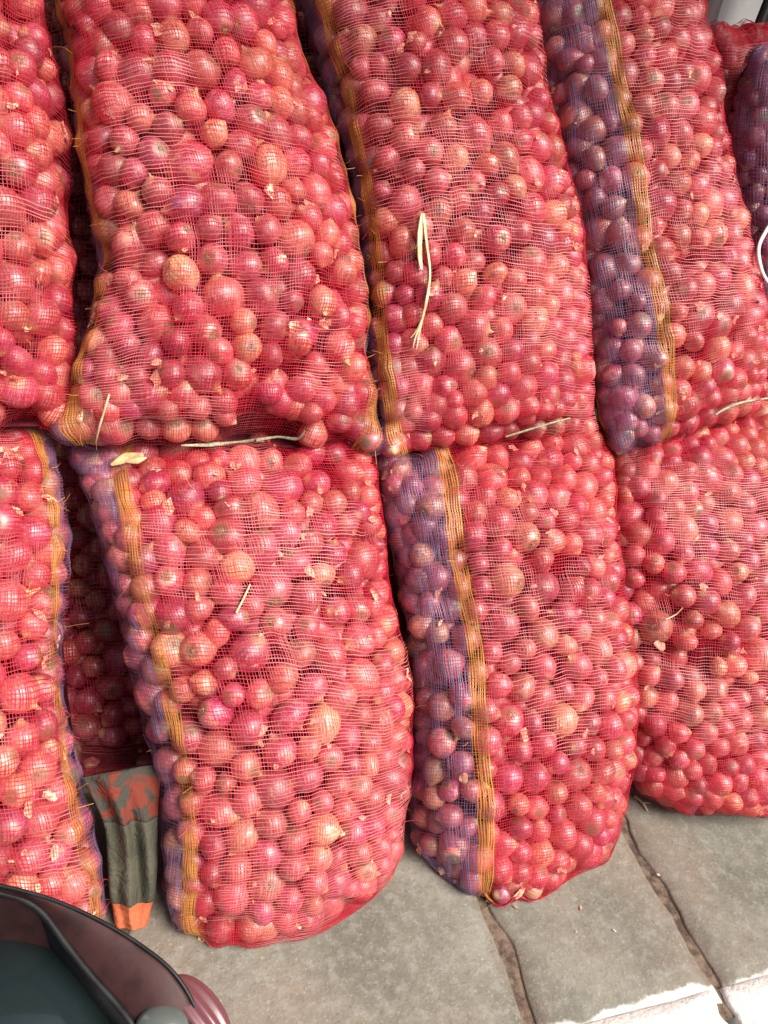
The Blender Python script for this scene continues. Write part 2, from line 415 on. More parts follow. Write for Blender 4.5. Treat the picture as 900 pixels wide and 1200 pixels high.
def build_sack(key, rows, depth, label, zones, plane=(P_PILE, N_PILE), rmean=0.0253, seed=0, p_d=2.7, p_w=9.0, ends=(0.95, 0.95), dmin=(0.25, 0.15), tip=0.0, fat=1.03, cell=1.0,
               frac=0.305, group=None, floor_clamp=True, kmem=40, hue_shift=0.0, lift=0.0, sup=2.25, slack=0.0, tmin=0.012):
    rg = np.random.default_rng(1000 + seed)
    P0, Nn = plane; P0 = P0 + Nn * lift
    rows = np.asarray(rows, float)
    Lp = np.array([on_plane(a, b, P0, Nn) for a, b in rows[:, 0:2]])
    Rp = np.array([on_plane(a, b, P0, Nn) for a, b in rows[:, 2:4]])
    C = (Lp + Rp) / 2
    d = np.r_[0, np.cumsum(np.linalg.norm(np.diff(C, axis=0), axis=1))]; length = d[-1]
    nv = int(length * 1.10 / (WEFT * cell)) + 1
    tt = np.linspace(0, 1, nv)
    # end rounding slows the rows near the ends so that the net keeps its cell size round the curve
    te = 0.5 - 0.5 * np.cos(np.pi * tt); te = 0.65 * tt + 0.35 * te
    def interp(A):
        fine = resample(A, 200); dd = np.linspace(0, 1, 200)
        cd = resample(C, 200); cl = np.r_[0, np.cumsum(np.linalg.norm(np.diff(cd, axis=0), axis=1))]; cl /= cl[-1]
        return np.stack([np.interp(te, cl, fine[:, k]) for k in range(3)], 1)
    Li, Ri = interp(Lp), interp(Rp); Ci = (Li + Ri) / 2
    q = np.abs(2 * te - 1)
    fw = np.where(te < 0.5, 1 - (1 - ends[0]) * q ** p_w, 1 - (1 - ends[1]) * q ** p_w)
    fd = np.clip(1 - q ** p_d, 0, 1) ** (1 / 2.2); fd = np.where(te < 0.5, dmin[0], dmin[1]) + (1 - np.where(te < 0.5, dmin[0], dmin[1])) * fd
    fd = fd * np.sqrt(np.clip(te / 0.035, 0.01, 1)) * np.sqrt(np.clip((1 - te) / 0.035, 0.01, 1))   # both ends are sewn shut
    A = (Ri - Li) / 2 * fw[:, None] * fat
    Ci = Ci - Nn * (tip * np.clip((te - 0.78) / 0.22, 0, 1) ** 2)[:, None]
    D = depth * fd
    # cross-section, resampled by arc length, starting at the middle of the front
    phi = np.linspace(-math.pi, math.pi, 361)
    sx = np.sign(np.sin(phi)) * np.abs(np.sin(phi)) ** (2 / sup); sy = np.sign(np.cos(phi)) * np.abs(np.cos(phi)) ** (2 / sup)
    hw = np.linalg.norm(A, axis=1)
    perim = np.zeros(nv)
    wmax = hw.max(); dmax = D.max()
    ln0 = np.hypot(np.diff(sx) * wmax, np.diff(sy) * dmax); pm = ln0.sum()
    nu = int(2 * frac * pm / (WARP * cell)) + 1
    ff = np.linspace(-frac, frac, nu)
    P = np.zeros((nu, nv, 3))
    for j in range(nv):
        l = np.r_[0, np.cumsum(np.hypot(np.diff(sx) * hw[j], np.diff(sy) * D[j]))]; perim[j] = l[-1]
        s = l / l[-1] - 0.5
        x = np.interp(ff, s, sx); y = np.interp(ff, s, sy)
        P[:, j] = Ci[j] + x[:, None] * A[j] + y[:, None] * D[j] * Nn
    # large soft dents so that the bag is not a perfect pillow
    def normals(P):
        du = np.gradient(P, axis=0); dv = np.gradient(P, axis=1)
        n = np.cross(du, dv); n /= np.linalg.norm(n, axis=2)[..., None] + 1e-12
        return n
    Nrm = normals(P)
    if (Nrm[nu // 2, nv // 2] @ Nn) < 0: Nrm = -Nrm
    P = P + Nrm * (0.015 * fbm2(nu, nv, 42, seed + 5, 2) * np.minimum(1, 4 * (1 - q))[None])[..., None]
    if floor_clamp: P[..., 2] = np.maximum(P[..., 2], 0.006)

    # ---- pack onions under the surface
    area = np.mean(perim) * 2 * frac * length
    n0 = int(area * 0.98 / (math.pi * rmean ** 2 * 1.06))
    rad = np.clip(rmean * np.exp(rg.normal(0, 0.15, n0)), rmean * 0.66, rmean * 1.38)
    f = rg.uniform(-frac, frac, n0); t = rg.uniform(0.0, 1.0, n0)
    for it in range(70):
        pj = np.interp(t, tt, perim)
        dx = (f[:, None] - f[None]) * 0.5 * (pj[:, None] + pj[None]); dy = (t[:, None] - t[None]) * length * 1.05
        dist = np.hypot(dx, dy) + 1e-9; want = (rad[:, None] + rad[None]) * 0.985
        ov = np.clip(want - dist, 0, None); np.fill_diagonal(ov, 0)
        mx = (dx / dist * ov).sum(1) * 0.30; my = (dy / dist * ov).sum(1) * 0.30
        f = np.clip(f + mx / pj, -frac, frac); t = np.clip(t + my / length, tmin, 0.988)
    def sample(G, fi, ti):
        u = (fi + frac) / (2 * frac) * (nu - 1); v = ti * (nv - 1)
        u = np.clip(u, 0, nu - 1.001); v = np.clip(v, 0, nv - 1.001)
        i = u.astype(int); j = v.astype(int); a = (u - i)[..., None]; b = (v - j)[..., None]
        return (G[i, j] * (1 - a) + G[i + 1, j] * a) * (1 - b) + (G[i, j + 1] * (1 - a) + G[i + 1, j + 1] * a) * b
    sp = sample(P, f, t); sn = sample(Nrm, f, t); sn /= np.linalg.norm(sn, axis=1)[:, None]
    jit = np.abs(rg.normal(0, 0.0032, n0)) + np.where(rg.random(n0) < 0.08, 0.007, 0)
    Dl = np.interp(t, tt, D)
    inw = np.minimum(rad + jit, np.maximum(0.75 * Dl, 0.35 * rad))
    pos = sp - sn * inw[:, None]
    if floor_clamp:
        ok = pos[:, 2] > rad * 0.80                                   # those that would have to be pushed out of the bag are left out
        f, t, rad, pos, sn = f[ok], t[ok], rad[ok], pos[ok], sn[ok]; n0 = len(rad)
        pos[:, 2] = np.maximum(pos[:, 2], rad * 0.92)
    ax = rg.normal(size=(n0, 3)); ax -= sn * ((ax * sn).sum(1) * 0.35)[:, None]; ax /= np.linalg.norm(ax, axis=1)[:, None]
    up = (ax * sn).sum(1) > 0.62; ax[up] *= -1                       # necks do not stab straight out of the net
    S = np.stack([rad * rg.uniform(0.95, 1.03, n0), rad * rg.uniform(0.95, 1.03, n0), rad * rg.uniform(0.75, 1.15, n0)], 1)
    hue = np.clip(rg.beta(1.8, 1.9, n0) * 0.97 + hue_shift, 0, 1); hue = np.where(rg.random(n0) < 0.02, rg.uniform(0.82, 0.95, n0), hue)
    ALL['pos'].append(pos); ALL['axis'].append(ax); ALL['S'].append(S); ALL['r'].append(rad); ALL['hue'].append(hue)
    ALL['seed'].append(rg.random(n0)); ALL['val'].append(rg.random(n0)); ALL['sack'].append(np.full(n0, len(SACKS))); ALL['nrm'].append(sn)
    # second layer, deeper in the bag
    n2 = int(n0 * 0.75); f2 = rg.uniform(-frac, frac, n2); t2 = rg.uniform(0.05, 0.95, n2)
    p2 = sample(P, f2, t2); m2 = sample(Nrm, f2, t2); D2 = np.interp(t2, tt, D)
    r2 = rmean * rg.uniform(0.85, 1.2, n2)
    p2 = p2 - m2 * np.minimum(0.060, 0.62 * D2)[:, None]
    a2 = rg.normal(size=(n2, 3)); a2 /= np.linalg.norm(a2, axis=1)[:, None]
    INNER['pos'].append(p2); INNER['axis'].append(a2); INNER['S'].append(np.stack([r2, r2, r2 * 0.95], 1))
    INNER['hue'].append(np.clip(rg.beta(2.2, 2.6, n2), 0, 1)); INNER['seed'].append(rg.random(n2)); INNER['val'].append(rg.random(n2))

    # ---- net: a membrane stretched over the onions
    H = np.full((nu, nv), -0.024); floorH = np.full((nu, nv), -9.0)
    du_m = np.maximum(perim, 0.2) * 2 * frac / (nu - 1); dv_m = length / (nv - 1)
    ui = (f + frac) / (2 * frac) * (nu - 1); vi = t * (nv - 1)
    for k in range(n0):
        R = rad[k] * 1.0 + 0.0012
        wv = int(R / dv_m * 1.7) + 2; j0 = max(0, int(vi[k]) - wv); j1 = min(nv, int(vi[k]) + wv + 1)
        wu = int(R / du_m[j0:j1].min() * 1.4) + 2; i0 = max(0, int(ui[k]) - wu); i1 = min(nu, int(ui[k]) + wu + 1)
        dlt = P[i0:i1, j0:j1] - pos[k]; nn = Nrm[i0:i1, j0:j1]
        b = (dlt * nn).sum(-1); disc = b * b - ((dlt * dlt).sum(-1) - R * R)
        h = np.where(disc > 0, -b + np.sqrt(np.maximum(disc, 0)), -9.0)
        floorH[i0:i1, j0:j1] = np.maximum(floorH[i0:i1, j0:j1], np.clip(h, -9, 0.02))
    H = np.maximum(H, floorH)
    for it in range(kmem):
        Hp = np.pad(H, 1, mode='edge')
        avg = 0.25 * (Hp[:-2, 1:-1] + Hp[2:, 1:-1] + Hp[1:-1, :-2] + Hp[1:-1, 2:])
        H = np.maximum(floorH, avg)
    H = H + 0.0010
    G = P + Nrm * H[..., None]
    if floor_clamp: G[..., 2] = np.maximum(G[..., 2], 0.003)
    Ng = normals(G)
    if (Ng[nu // 2, nv // 2] @ Nn) < 0: Ng = -Ng
    # uneven weave: the tapes are pushed about in the plane of the net
    I, J = np.meshgrid(np.arange(nu, dtype=float), np.arange(nv, dtype=float), indexing='ij')
    wu_ = 0.55 * fbm2(nu, nv, 7, seed + 21, 2) + 1.2 * fbm2(nu, nv, 26, seed + 22, 1)
    wv_ = 0.50 * fbm2(nu, nv, 8, seed + 23, 2) + 1.4 * fbm2(nu, nv, 30, seed + 24, 1)
    def at(Gd, u, v):
        u = np.clip(u, 0, nu - 1.001); v = np.clip(v, 0, nv - 1.001)
        i = u.astype(int); j = v.astype(int); a = (u - i)[..., None]; b = (v - j)[..., None]
        return (Gd[i, j] * (1 - a) + Gd[i + 1, j] * a) * (1 - b) + (Gd[i, j + 1] * (1 - a) + Gd[i + 1, j + 1] * a) * b
    def wander(n, m, amp, c):
        return np.stack([fbm2(1, m, c, rg.integers(1 << 30), 2)[0] for _ in range(n)]) * amp if n else np.zeros((0, m))
    # zones along the girth: (from, to, kind)
    zi = np.zeros(nu, int); fgrid = ff
    for (a, b, kd) in zones: zi[(fgrid >= a) & (fgrid < b)] = kd          # 0 red, 1 yellow, 2 purple
    root = add_obj('onion_sack', None, label=label, cat='sack', group=group)
    base = Ci[0].copy(); 
    if floor_clamp: base[2] = 0.0
    root.location = base
    # the purple panel and the stripe are gathered: cells are a little larger there
    parts = {0: [[], [], [], 0], 1: [[], [], [], 0], 2: [[], [], [], 0]}
    def emit(kind, ctr, tan_w, width, col):
        """one run of tape: ctr (n,3), tan_w (n,3) unit width direction, width (n,)"""
        n = len(ctr)
        if n < 2: return
        off = parts[kind][3]
        a = ctr - tan_w * (width / 2)[:, None]; b = ctr + tan_w * (width / 2)[:, None]
        V = np.empty((2 * n, 3)); V[0::2] = a; V[1::2] = b
        k = np.arange(n - 1) * 2 + off
        parts[kind][0].append(V); parts[kind][1].append(np.stack([k, k + 1, k + 3, k + 2], 1))
        parts[kind][2].append(np.repeat(np.c_[col, np.ones(n)], 2, 0)); parts[kind][3] += 2 * n
    Ww = wander(nu, nv, 0.26, 9); Wf = wander(nv, nu, 0.24, 10)
    # warps (along the bag)
    Uw = I + wu_ + Ww; Vw = J + wv_
    Pw = at(G, Uw, Vw); Nw = at(Ng, Uw, Vw)
    T = np.gradient(Pw, axis=1); T /= np.linalg.norm(T, axis=2)[..., None] + 1e-12
    B = np.cross(Nw, T); B /= np.linalg.norm(B, axis=2)[..., None] + 1e-12
    tw = fbm2(nu, nv, 5, seed + 31, 1)
    for i in range(nu):
        kd = zi[i]
        w = np.full(nv, {0: 0.00096, 1: 0.00200, 2: 0.00125}[kd] * cell) * rg.uniform(0.8, 1.2) * (1 + 0.30 * tw[i])
        if kd == 0: c = RED * (1 - 0) + (RED2 - RED) * rg.random()
        elif kd == 1: c = YEL * rg.uniform(0.75, 1.15)
        else: c = BLU * rg.uniform(0.8, 1.35)
        if kd == 2 and i % 3 == 0: c = PUR * rg.uniform(0.8, 1.2)
        tilt = 0.5 * tw[i][:, None]
        bw = B[i] + Nw[i] * tilt; bw /= np.linalg.norm(bw, axis=1)[:, None]
        emit(kd, Pw[i] - Nw[i] * 0.0003, bw, w, np.repeat((c * (1 + 0.12 * rg.normal()))[None].clip(0.005, 0.9), nv, 0))
    # wefts (round the bag)
    Uf = I + wu_; Vf = J + wv_ + Wf.T
    Pf = at(G, Uf, Vf); Nf = at(Ng, Uf, Vf)
    T = np.gradient(Pf, axis=0); T /= np.linalg.norm(T, axis=2)[..., None] + 1e-12
    B = np.cross(Nf, T); B /= np.linalg.norm(B, axis=2)[..., None] + 1e-12
    runs = []; s0 = 0
    for i in range(1, nu + 1):
        if i == nu or zi[i] != zi[s0]: runs.append((s0, min(i, nu - 1), zi[s0])); s0 = i
    pale = fbm2(nu, nv, 30, seed + 41, 2)
    for j in range(nv):
        wj = rg.uniform(0.8, 1.2); cr = rg.random(); dk = 1 + 0.12 * rg.normal()
        for (a, b, kd) in runs:
            w = np.full(b - a + 1, {0: 0.00110, 1: 0.0009, 2: 0.00100}[kd] * cell) * wj * (1 + 0.25 * tw[a:b + 1, j])
            c = {0: RED2 if cr > 0.4 else RED, 1: YEL * np.array((0.85, 0.55, 0.7)), 2: PUR}[kd] * dk
            c = np.repeat(c[None], b - a + 1, 0)
            if kd == 0:                                          # pale glints painted into the weft colour in patches
                k_ = np.clip((pale[a:b + 1, j] + 0.35 * (cr - 0.5) - 0.10) / 0.30, 0, 0.85)[:, None]; c = c * (1 - k_) + PALE * k_
            emit(kd, Pf[a:b + 1, j] + Nf[a:b + 1, j] * 0.0005, B[a:b + 1, j], w, c.clip(0.005, 0.9))
    for kd, (nm, mt) in {0: ('red_net', M_RED), 1: ('yellow_stripe', M_YEL), 2: ('purple_net', M_BLU)}.items():
        vs, fs, cs, n = parts[kd]
        if not n: continue
        me = make_mesh(nm, np.concatenate(vs) - base, np.concatenate(fs), attrs={'col': np.concatenate(cs)}, mats=[mt])
        add_obj(nm, me, parent=root)
    # frayed fibres that stand off the net, most of them along the stripe
    fv, ff_, fc = [], [], []
    cand = np.where(zi == 1)[0]
    for k in range(90 if cell < 1.3 else 0):
        i = int(rg.choice(cand)) + int(rg.normal(0, 3)) if len(cand) and rg.random() < 0.7 else int(rg.integers(2, nu - 2))
        i = min(max(i, 1), nu - 2); j = int(rg.integers(2, nv - 2)); L_ = rg.uniform(0.006, 0.018)
        dr = rg.normal(size=3) + Ng[i, j] * 0.5; dr /= np.linalg.norm(dr); cv = rg.normal(0, 0.45, 3)
        sN = np.linspace(0, 1, 5)[:, None]; pth = G[i, j] + Ng[i, j] * (0.001 + 0.004 * sN) + dr * L_ * sN + cv * L_ * sN ** 2
        sd_ = np.cross(dr, Ng[i, j]); sd_ /= np.linalg.norm(sd_) + 1e-9; o_ = len(fv) * 10
        Vf_ = np.empty((10, 3)); Vf_[0::2] = pth - sd_ * 0.00035; Vf_[1::2] = pth + sd_ * 0.00035
        fv.append(Vf_); kk = np.arange(4) * 2 + o_; ff_.append(np.stack([kk, kk + 1, kk + 3, kk + 2], 1))
        fc.append(np.repeat(np.r_[(YEL * 1.1 if rg.random() < 0.6 else RED2 * 1.1), 1.0][None], 10, 0))
    if fv:
        add_obj('frayed_fibres', make_mesh('frayed_fibres', np.concatenate(fv) - base, np.concatenate(ff_), attrs={'col': np.concatenate(fc)}, mats=[M_YEL]), parent=root, kind='stuff')
    # plain back of the bag, where it lies against the pile
    bf = np.linspace(frac, 1 - frac, 24); jj = np.arange(0, nv, 4); jj = np.r_[jj, nv - 1] if jj[-1] != nv - 1 else jj
    BP = np.zeros((len(bf), len(jj), 3))
    for c_, j in enumerate(jj):
        l = np.r_[0, np.cumsum(np.hypot(np.diff(sx) * hw[j], np.diff(sy) * D[j]))]; s = l / l[-1] - 0.5
        ffb = np.where(bf > 0.5, bf - 1, bf)
        BP[:, c_] = Ci[j] + np.interp(ffb, s, sx)[:, None] * A[j] + np.interp(ffb, s, sy)[:, None] * D[j] * Nn
    if floor_clamp: BP[..., 2] = np.maximum(BP[..., 2], 0.004)
    add_obj('back_panel', make_mesh('back_panel', BP.reshape(-1, 3) - base, grid_quads(len(bf), len(jj)), mats=[M_BACK]), parent=root)
    SACKS.append(dict(key=key, root=root, at=lambda fi, ti: (at(G, np.atleast_1d((fi + frac) / (2 * frac) * (nu - 1)), np.atleast_1d(ti * (nv - 1)))[0]),
                      G=G, Ng=Ng, base=base))
    return SACKS[-1]

# rows: left x, left y, right x, right y in photo pixels, from the foot of the sack to its top
B_LOW = {
 'L0': [(-210, 1150, 126, 1120), (-222, 1050, 122, 1046), (-225, 930, 98, 930), (-235, 760, 76, 760), (-230, 640, 74, 630), (-210, 488, 58, 490)],
 'L1': [(206, 1112, 408, 1078), (188, 1070, 460, 1018), (190, 960, 476, 910), (158, 790, 472, 790), (116, 660, 454, 660), (84, 520, 440, 494)],
 'L2': [(540, 1072, 622, 1052), (506, 1034, 696, 984), (492, 940, 724, 900), (482, 780, 727, 760), (460, 660, 722, 640), (442, 510, 710, 482)],
 'L3': [(795, 962, 985, 945), (752, 926, 1010, 915), (734, 850, 1020, 850), (726, 740, 1030, 740), (718, 620, 1020, 620), (728, 494, 1000, 456)],
}
B_UP = {
 'U0': [(-215, 506, 78, 498), (-230, 400, 86, 380), (-240, 250, 83, 240), (-240, 100, 68, 100), (-240, -40, 45, -40), (-230, -160, 25, -160)],
 'U1': [(64, 512, 448, 529), (92, 440, 434, 430), (118, 320, 422, 320), (90, 160, 392, 170), (62, 20, 346, 20), (50, -160, 320, -160)],
 'U2': [(448, 532, 694, 508), (438, 420, 686, 410), (428, 300, 676, 300), (400, 140, 650, 150), (366, 10, 620, 10), (335, -160, 592, -160)],
 'U3': [(722, 536, 882, 480), (696, 430, 884, 400), (674, 280, 856, 280), (652, 140, 830, 140), (626, 5, 804, 5), (585, -160, 758, -160)],
}
Y_W = 0.017
def stripe_left(c, w=0.026): return [(-0.5, c - w, 2), (c - w, c, 1)]
def stripe_right(c, w=0.026): return [(c + w, 0.5, 2), (c, c + w, 1)]
build_sack('U0', B_UP['U0'], 0.135, 'red mesh onion sack without a stripe beside the narrow black gap, on the upper layer', [], seed=1, lift=0.018, dmin=(0.15, 0.15))
build_sack('U1', B_UP['U1'], 0.135, 'red mesh onion sack edged in yellow on both sides, lying above the twisted dry leaf', stripe_left(-0.205) + stripe_right(0.205), seed=2, lift=0.018, dmin=(0.15, 0.15))
build_sack('U2', B_UP['U2'], 0.130, 'red mesh onion sack with a long pale dry leaf hanging on its front', stripe_left(-0.205), seed=3, lift=0.018, dmin=(0.15, 0.15))
build_sack('U3', B_UP['U3'], 0.125, 'upper red mesh onion sack with wide purple panel and a drooping purple corner', [(-0.5, -0.285, 0), (-0.285, -0.26, 1), (-0.26, -0.120, 2), (-0.120, -0.092, 1)], seed=4, lift=0.035, dmin=(0.2, 0.15))
build_sack('L0', B_LOW['L0'], 0.135, 'red mesh onion sack with wavy yellow stripe and blue edge, standing behind the parked motorbike', stripe_right(0.178), seed=5, tip=0.05, dmin=(0.42, 0.15), tmin=0.035)
build_sack('L1', B_LOW['L1'], 0.140, 'red mesh onion sack standing on the slabs beside the grey and orange cloth', stripe_left(-0.148) + stripe_right(0.26), seed=6, tip=0.05, dmin=(0.42, 0.15), tmin=0.035)
build_sack('L2', B_LOW['L2'], 0.130, 'standing red mesh onion sack with broad purple panel, its foot on the slab joint', stripe_left(-0.115), seed=7, tip=0.05, dmin=(0.42, 0.15), tmin=0.035)
build_sack('L3', B_LOW['L3'], 0.130, 'plain red mesh onion sack standing on the slabs below the drooping purple corner', [], seed=8, tip=0.05, dmin=(0.42, 0.15), tmin=0.035)
# sacks further back
N_BACK = unit((0.0, -math.cos(math.radians(20)), math.sin(math.radians(20))))
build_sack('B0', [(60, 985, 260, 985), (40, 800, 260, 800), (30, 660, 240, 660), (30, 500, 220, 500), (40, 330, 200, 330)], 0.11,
           'shadowed onion sack deep in the gap above the grey and orange cloth', [], plane=(np.array((0, 1.11, 0)), N_PILE), seed=9, cell=1.15, hue_shift=-0.2)  # onion hue shifted to darker magenta, standing in for the gap's shade
build_sack('B1', [(820, 470, 960, 470), (815, 330, 960, 330), (815, 200, 950, 200), (822, 100, 925, 95), (835, 35, 900, 30)], 0.12,
           'dark red onion sack standing by the pale wall in the shade', [], plane=(np.array((1.45, 1.80, 1.2)), unit((0.25, -1, 0.15))), seed=10, cell=1.5, p_d=4)
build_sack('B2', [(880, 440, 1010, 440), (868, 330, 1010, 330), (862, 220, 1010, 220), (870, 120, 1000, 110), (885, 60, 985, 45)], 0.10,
           'dark purple and red onion sack leaning in front of another sack by the wall', [(-0.5, -0.10, 2)], hue_shift=-0.2, plane=(np.array((1.40, 1.62, 1.2)), unit((0.1, -1, 0.25))), seed=12, cell=1.4, p_d=4)  # onions toned darker to imitate the shade by the wall

build_sack('B8', [(835, 690, 960, 690), (820, 640, 970, 640), (815, 560, 970, 560), (818, 470, 960, 470)], 0.12,
           'dark onion sack under the dark red sack by the pale wall', [], plane=(np.array((1.45, 1.80, 1.2)), unit((0.25, -1, 0.15))), seed=13, cell=1.9, p_d=4)
build_sack('B9', [(890, 680, 1005, 680), (875, 620, 1010, 620), (872, 540, 1010, 540), (878, 440, 1010, 440)], 0.10,
           'dark onion sack under the purple and red sack by the wall', [], plane=(np.array((1.40, 1.62, 1.2)), unit((0.1, -1, 0.25))), seed=14, cell=1.9, p_d=4)
def back_sack(key, x0, x1, y0, y1, lab, sd, off):
    xm = np.linspace(0, 1, 5)
    rows = [(x0 + 10 * math.sin(3 * k + sd), y0 + (y1 - y0) * k, x1 + 10 * math.sin(2 * k + sd), y0 + (y1 - y0) * k) for k in xm]
    build_sack(key, rows, 0.11, lab, [], plane=(np.array((0, off, 0)), N_PILE), seed=sd, cell=1.8, frac=0.27)
back_sack('B3', 20, 190, 430, -40, 'shadowed onion sack behind the black gap of the upper layer', 31, 1.06)
back_sack('B4', 310, 500, 500, -120, 'shadowed onion sack behind the yellow edged sack and the leaf sack', 32, 1.06)
back_sack('B5', 600, 770, 480, -120, 'shadowed onion sack behind the sack with the drooping purple corner', 33, 1.06)
back_sack('B6', 380, 560, 960, 500, 'shadowed onion sack behind the standing sack with broad purple panel', 34, 1.04)

# ------------------------------------------------------------------ onions
A = {k: np.concatenate(v) for k, v in ALL.items() if v}
NO = len(A['pos'])
# pick out some remarkable onions of the photograph by where they sit: (px, py, sack, hue, value, radius factor)
px, py, pz = project(A['pos'])
keys = [s['key'] for s in SACKS]
special = {}
def mark(x, y, key, hue, val, rf, label):
    k = keys.index(key); d = np.hypot(px - x, py - y) + np.where(A['sack'] == k, 0, 1e4); i = int(np.argmin(d))
    A['hue'][i] = hue; A['val'][i] = val; A['S'][i] *= rf
    special[i] = label
mark(298, 668, 'L1', 1.0, 1.0, 1.0, 'pale golden onion in the sack beside the cloth')
mark(397, 848, 'L1', 0.93, 0.9, 1.0, 'orange golden onion in the sack beside the cloth')
mark(155, 485, 'U1', 0.0, 0.8, 1.05, 'big magenta onion low in the sack edged yellow on both sides')
mark(218, 322, 'U1', 0.97, 0.8, 1.0, 'golden tan onion in the sack edged yellow on both sides')
mark(472, 455, 'U2', 0.02, 0.7, 1.0, 'deep magenta onion below the long pale dry leaf')
# what each onion shows: a coarse depth buffer
W2, H2 = 450, 600
zb = np.full((H2, W2), 1e9); ib = np.full((H2, W2), -1)
for i in np.argsort(-pz):
    r = A['r'][i] / pz[i] * F_PX * 0.5; x = px[i] / 2; y = py[i] / 2
    x0, x1, y0, y1 = int(max(0, x - r)), int(min(W2, x + r + 2)), int(max(0, y - r)), int(min(H2, y + r + 2))
    if x1 <= x0 or y1 <= y0: continue
    yy, xx = np.mgrid[y0:y1, x0:x1]
    ib[y0:y1, x0:x1][(xx - x) ** 2 + (yy - y) ** 2 < r * r] = i
cnt = np.bincount(ib[ib >= 0], minlength=NO).astype(float)
cnt[list(special)] += 1e5
cnt_main = np.where(A['sack'] < 11, cnt, 0)
hero = np.argsort(-cnt_main)[:300]; is_hero = np.zeros(NO, bool); is_hero[hero] = True

def rnd_attr(hue, seed, val, nv):
    return np.repeat(np.stack([hue, seed, val, np.ones(len(hue))], 1), nv, 0)
def batch(tpl, D, sel, rg):
    T, Q, T3 = tpl; n = len(T); k = int(sel.sum()) if sel.dtype == bool else len(sel)
    R = rot_from_axis(D['axis'][sel], rg)
    V = deform(T, D['S'][sel], rg.uniform(0, 6.28, (k, 2)), rg.uniform(0, 0.055, (k, 2)))
    V = np.einsum('kij,knj->kni', R, V) + D['pos'][sel][:, None]
    off = (np.arange(k) * n)[:, None, None]
    return V.reshape(-1, 3), (Q[None] + off).reshape(-1, 4), (T3[None] + off).reshape(-1, 3), np.tile(T, (k, 1)), rnd_attr(D['hue'][sel], D['seed'][sel], D['val'][sel], n)
I_ = {k: np.concatenate(v) for k, v in INNER.items()}
b1 = batch(TPL_MID, A, ~is_hero & (cnt > 0), rng)
J_ = {k: np.concatenate([I_[k], A[k][~is_hero & (cnt <= 0)]]) for k in I_}
b2 = batch(TPL_LO, J_, np.ones(len(J_['pos']), bool), rng)
o1 = len(b1[0])
me = make_mesh('red_onions', np.concatenate([b1[0], b2[0]]), [np.concatenate([b1[1], b2[1] + o1]), np.concatenate([b1[2], b2[2] + o1])],
               attrs={'loc': np.concatenate([b1[3], b2[3]]), 'rnd': np.concatenate([b1[4], b2[4]])}, mats=[M_ONION])
add_obj('red_onions', me, label='mass of smaller red onions packed between the larger ones in the mesh sacks', cat='onions', kind='stuff')

PHRASE = {'U0': 'in the stripeless upper sack beside the black gap', 'U1': 'in the sack edged yellow on both sides',
          'U2': 'in the sack with the long pale leaf', 'U3': 'in the sack with the drooping purple corner',
          'L0': 'in the sack behind the parked motorbike', 'L1': 'in the sack beside the grey and orange cloth',
          'L2': 'in the standing sack with broad purple panel', 'L3': 'in the plain red sack standing on the slabs',
          'B0': 'in the shadowed sack deep in the gap', 'B1': 'in the dark red sack by the wall', 'B2': 'in the purple and red sack by the wall'}
def tone(h):
    return 'magenta' if h < 0.30 else 'pinkish red' if h < 0.58 else 'coppery red' if h < 0.85 else 'golden tan'
T, Q, T3 = TPL_HI
def neck_mesh(S, rg):
    """a frayed papery cone where the leaves were"""
    ns, nr = 9, 5; L = rg.uniform(0.22, 0.55); bend = rg.normal(0, 0.10, 2); V = []
    for k in range(nr):
        s = k / (nr - 1); rr = 0.26 * (1 - s) ** 1.4 + 0.055 + 0.05 * s * s
        th = np.arange(ns) * 2 * math.pi / ns + 0.5 * s
        z = 0.96 + L * s + (rg.uniform(-0.10, 0.08, ns) if k == nr - 1 else 0)
        fl = 1 + 0.18 * rg.normal(size=ns)
        V.append(np.stack([rr * fl * np.cos(th) + bend[0] * s * s, 0.7 * rr * fl * np.sin(th) + bend[1] * s * s, z * np.ones(ns)], 1))
    V = np.concatenate(V); i, j = np.meshgrid(np.arange(nr - 1), np.arange(ns), indexing='ij'); i = i.ravel(); j = j.ravel()
    F = np.stack([i * ns + j, i * ns + (j + 1) % ns, (i + 1) * ns + (j + 1) % ns, (i + 1) * ns + j], 1)
    return V * S, [F]
def root_mesh(S, rg):
    """the root plate with a few dry rootlets"""
    ns = 10; th = np.arange(ns) * 2 * math.pi / ns; V = [np.array([(0, 0, -0.955)])]
    rr = 0.13 * (1 + 0.15 * rg.normal(size=ns))
    V.append(np.stack([rr * np.cos(th), rr * np.sin(th), np.full(ns, -0.945)], 1))
    V.append(np.stack([1.35 * rr * np.cos(th), 1.35 * rr * np.sin(th), np.full(ns, -0.88)], 1)); V = np.concatenate(V)
    j = np.arange(ns)
    parts = [(V, [np.stack([np.zeros(ns, int), 1 + (j + 1) % ns, 1 + j], 1), np.stack([1 + j, 1 + (j + 1) % ns, 1 + ns + (j + 1) % ns, 1 + ns + j], 1)])]
    for _ in range(5):
        a = rg.uniform(0, 6.28); q = rg.uniform(0.03, 0.12); p = np.array((q * math.cos(a), q * math.sin(a), -0.94))
        e = p + np.array((0.16 * math.cos(a + rg.normal()), 0.16 * math.sin(a + rg.normal()), rg.uniform(-0.10, 0.0)))
        parts.append(tube([p, (p + e) / 2 + rg.normal(0, 0.02, 3), e], [0.022, 0.016, 0.008], 4))
    V, F = merge(parts); return V * S, F
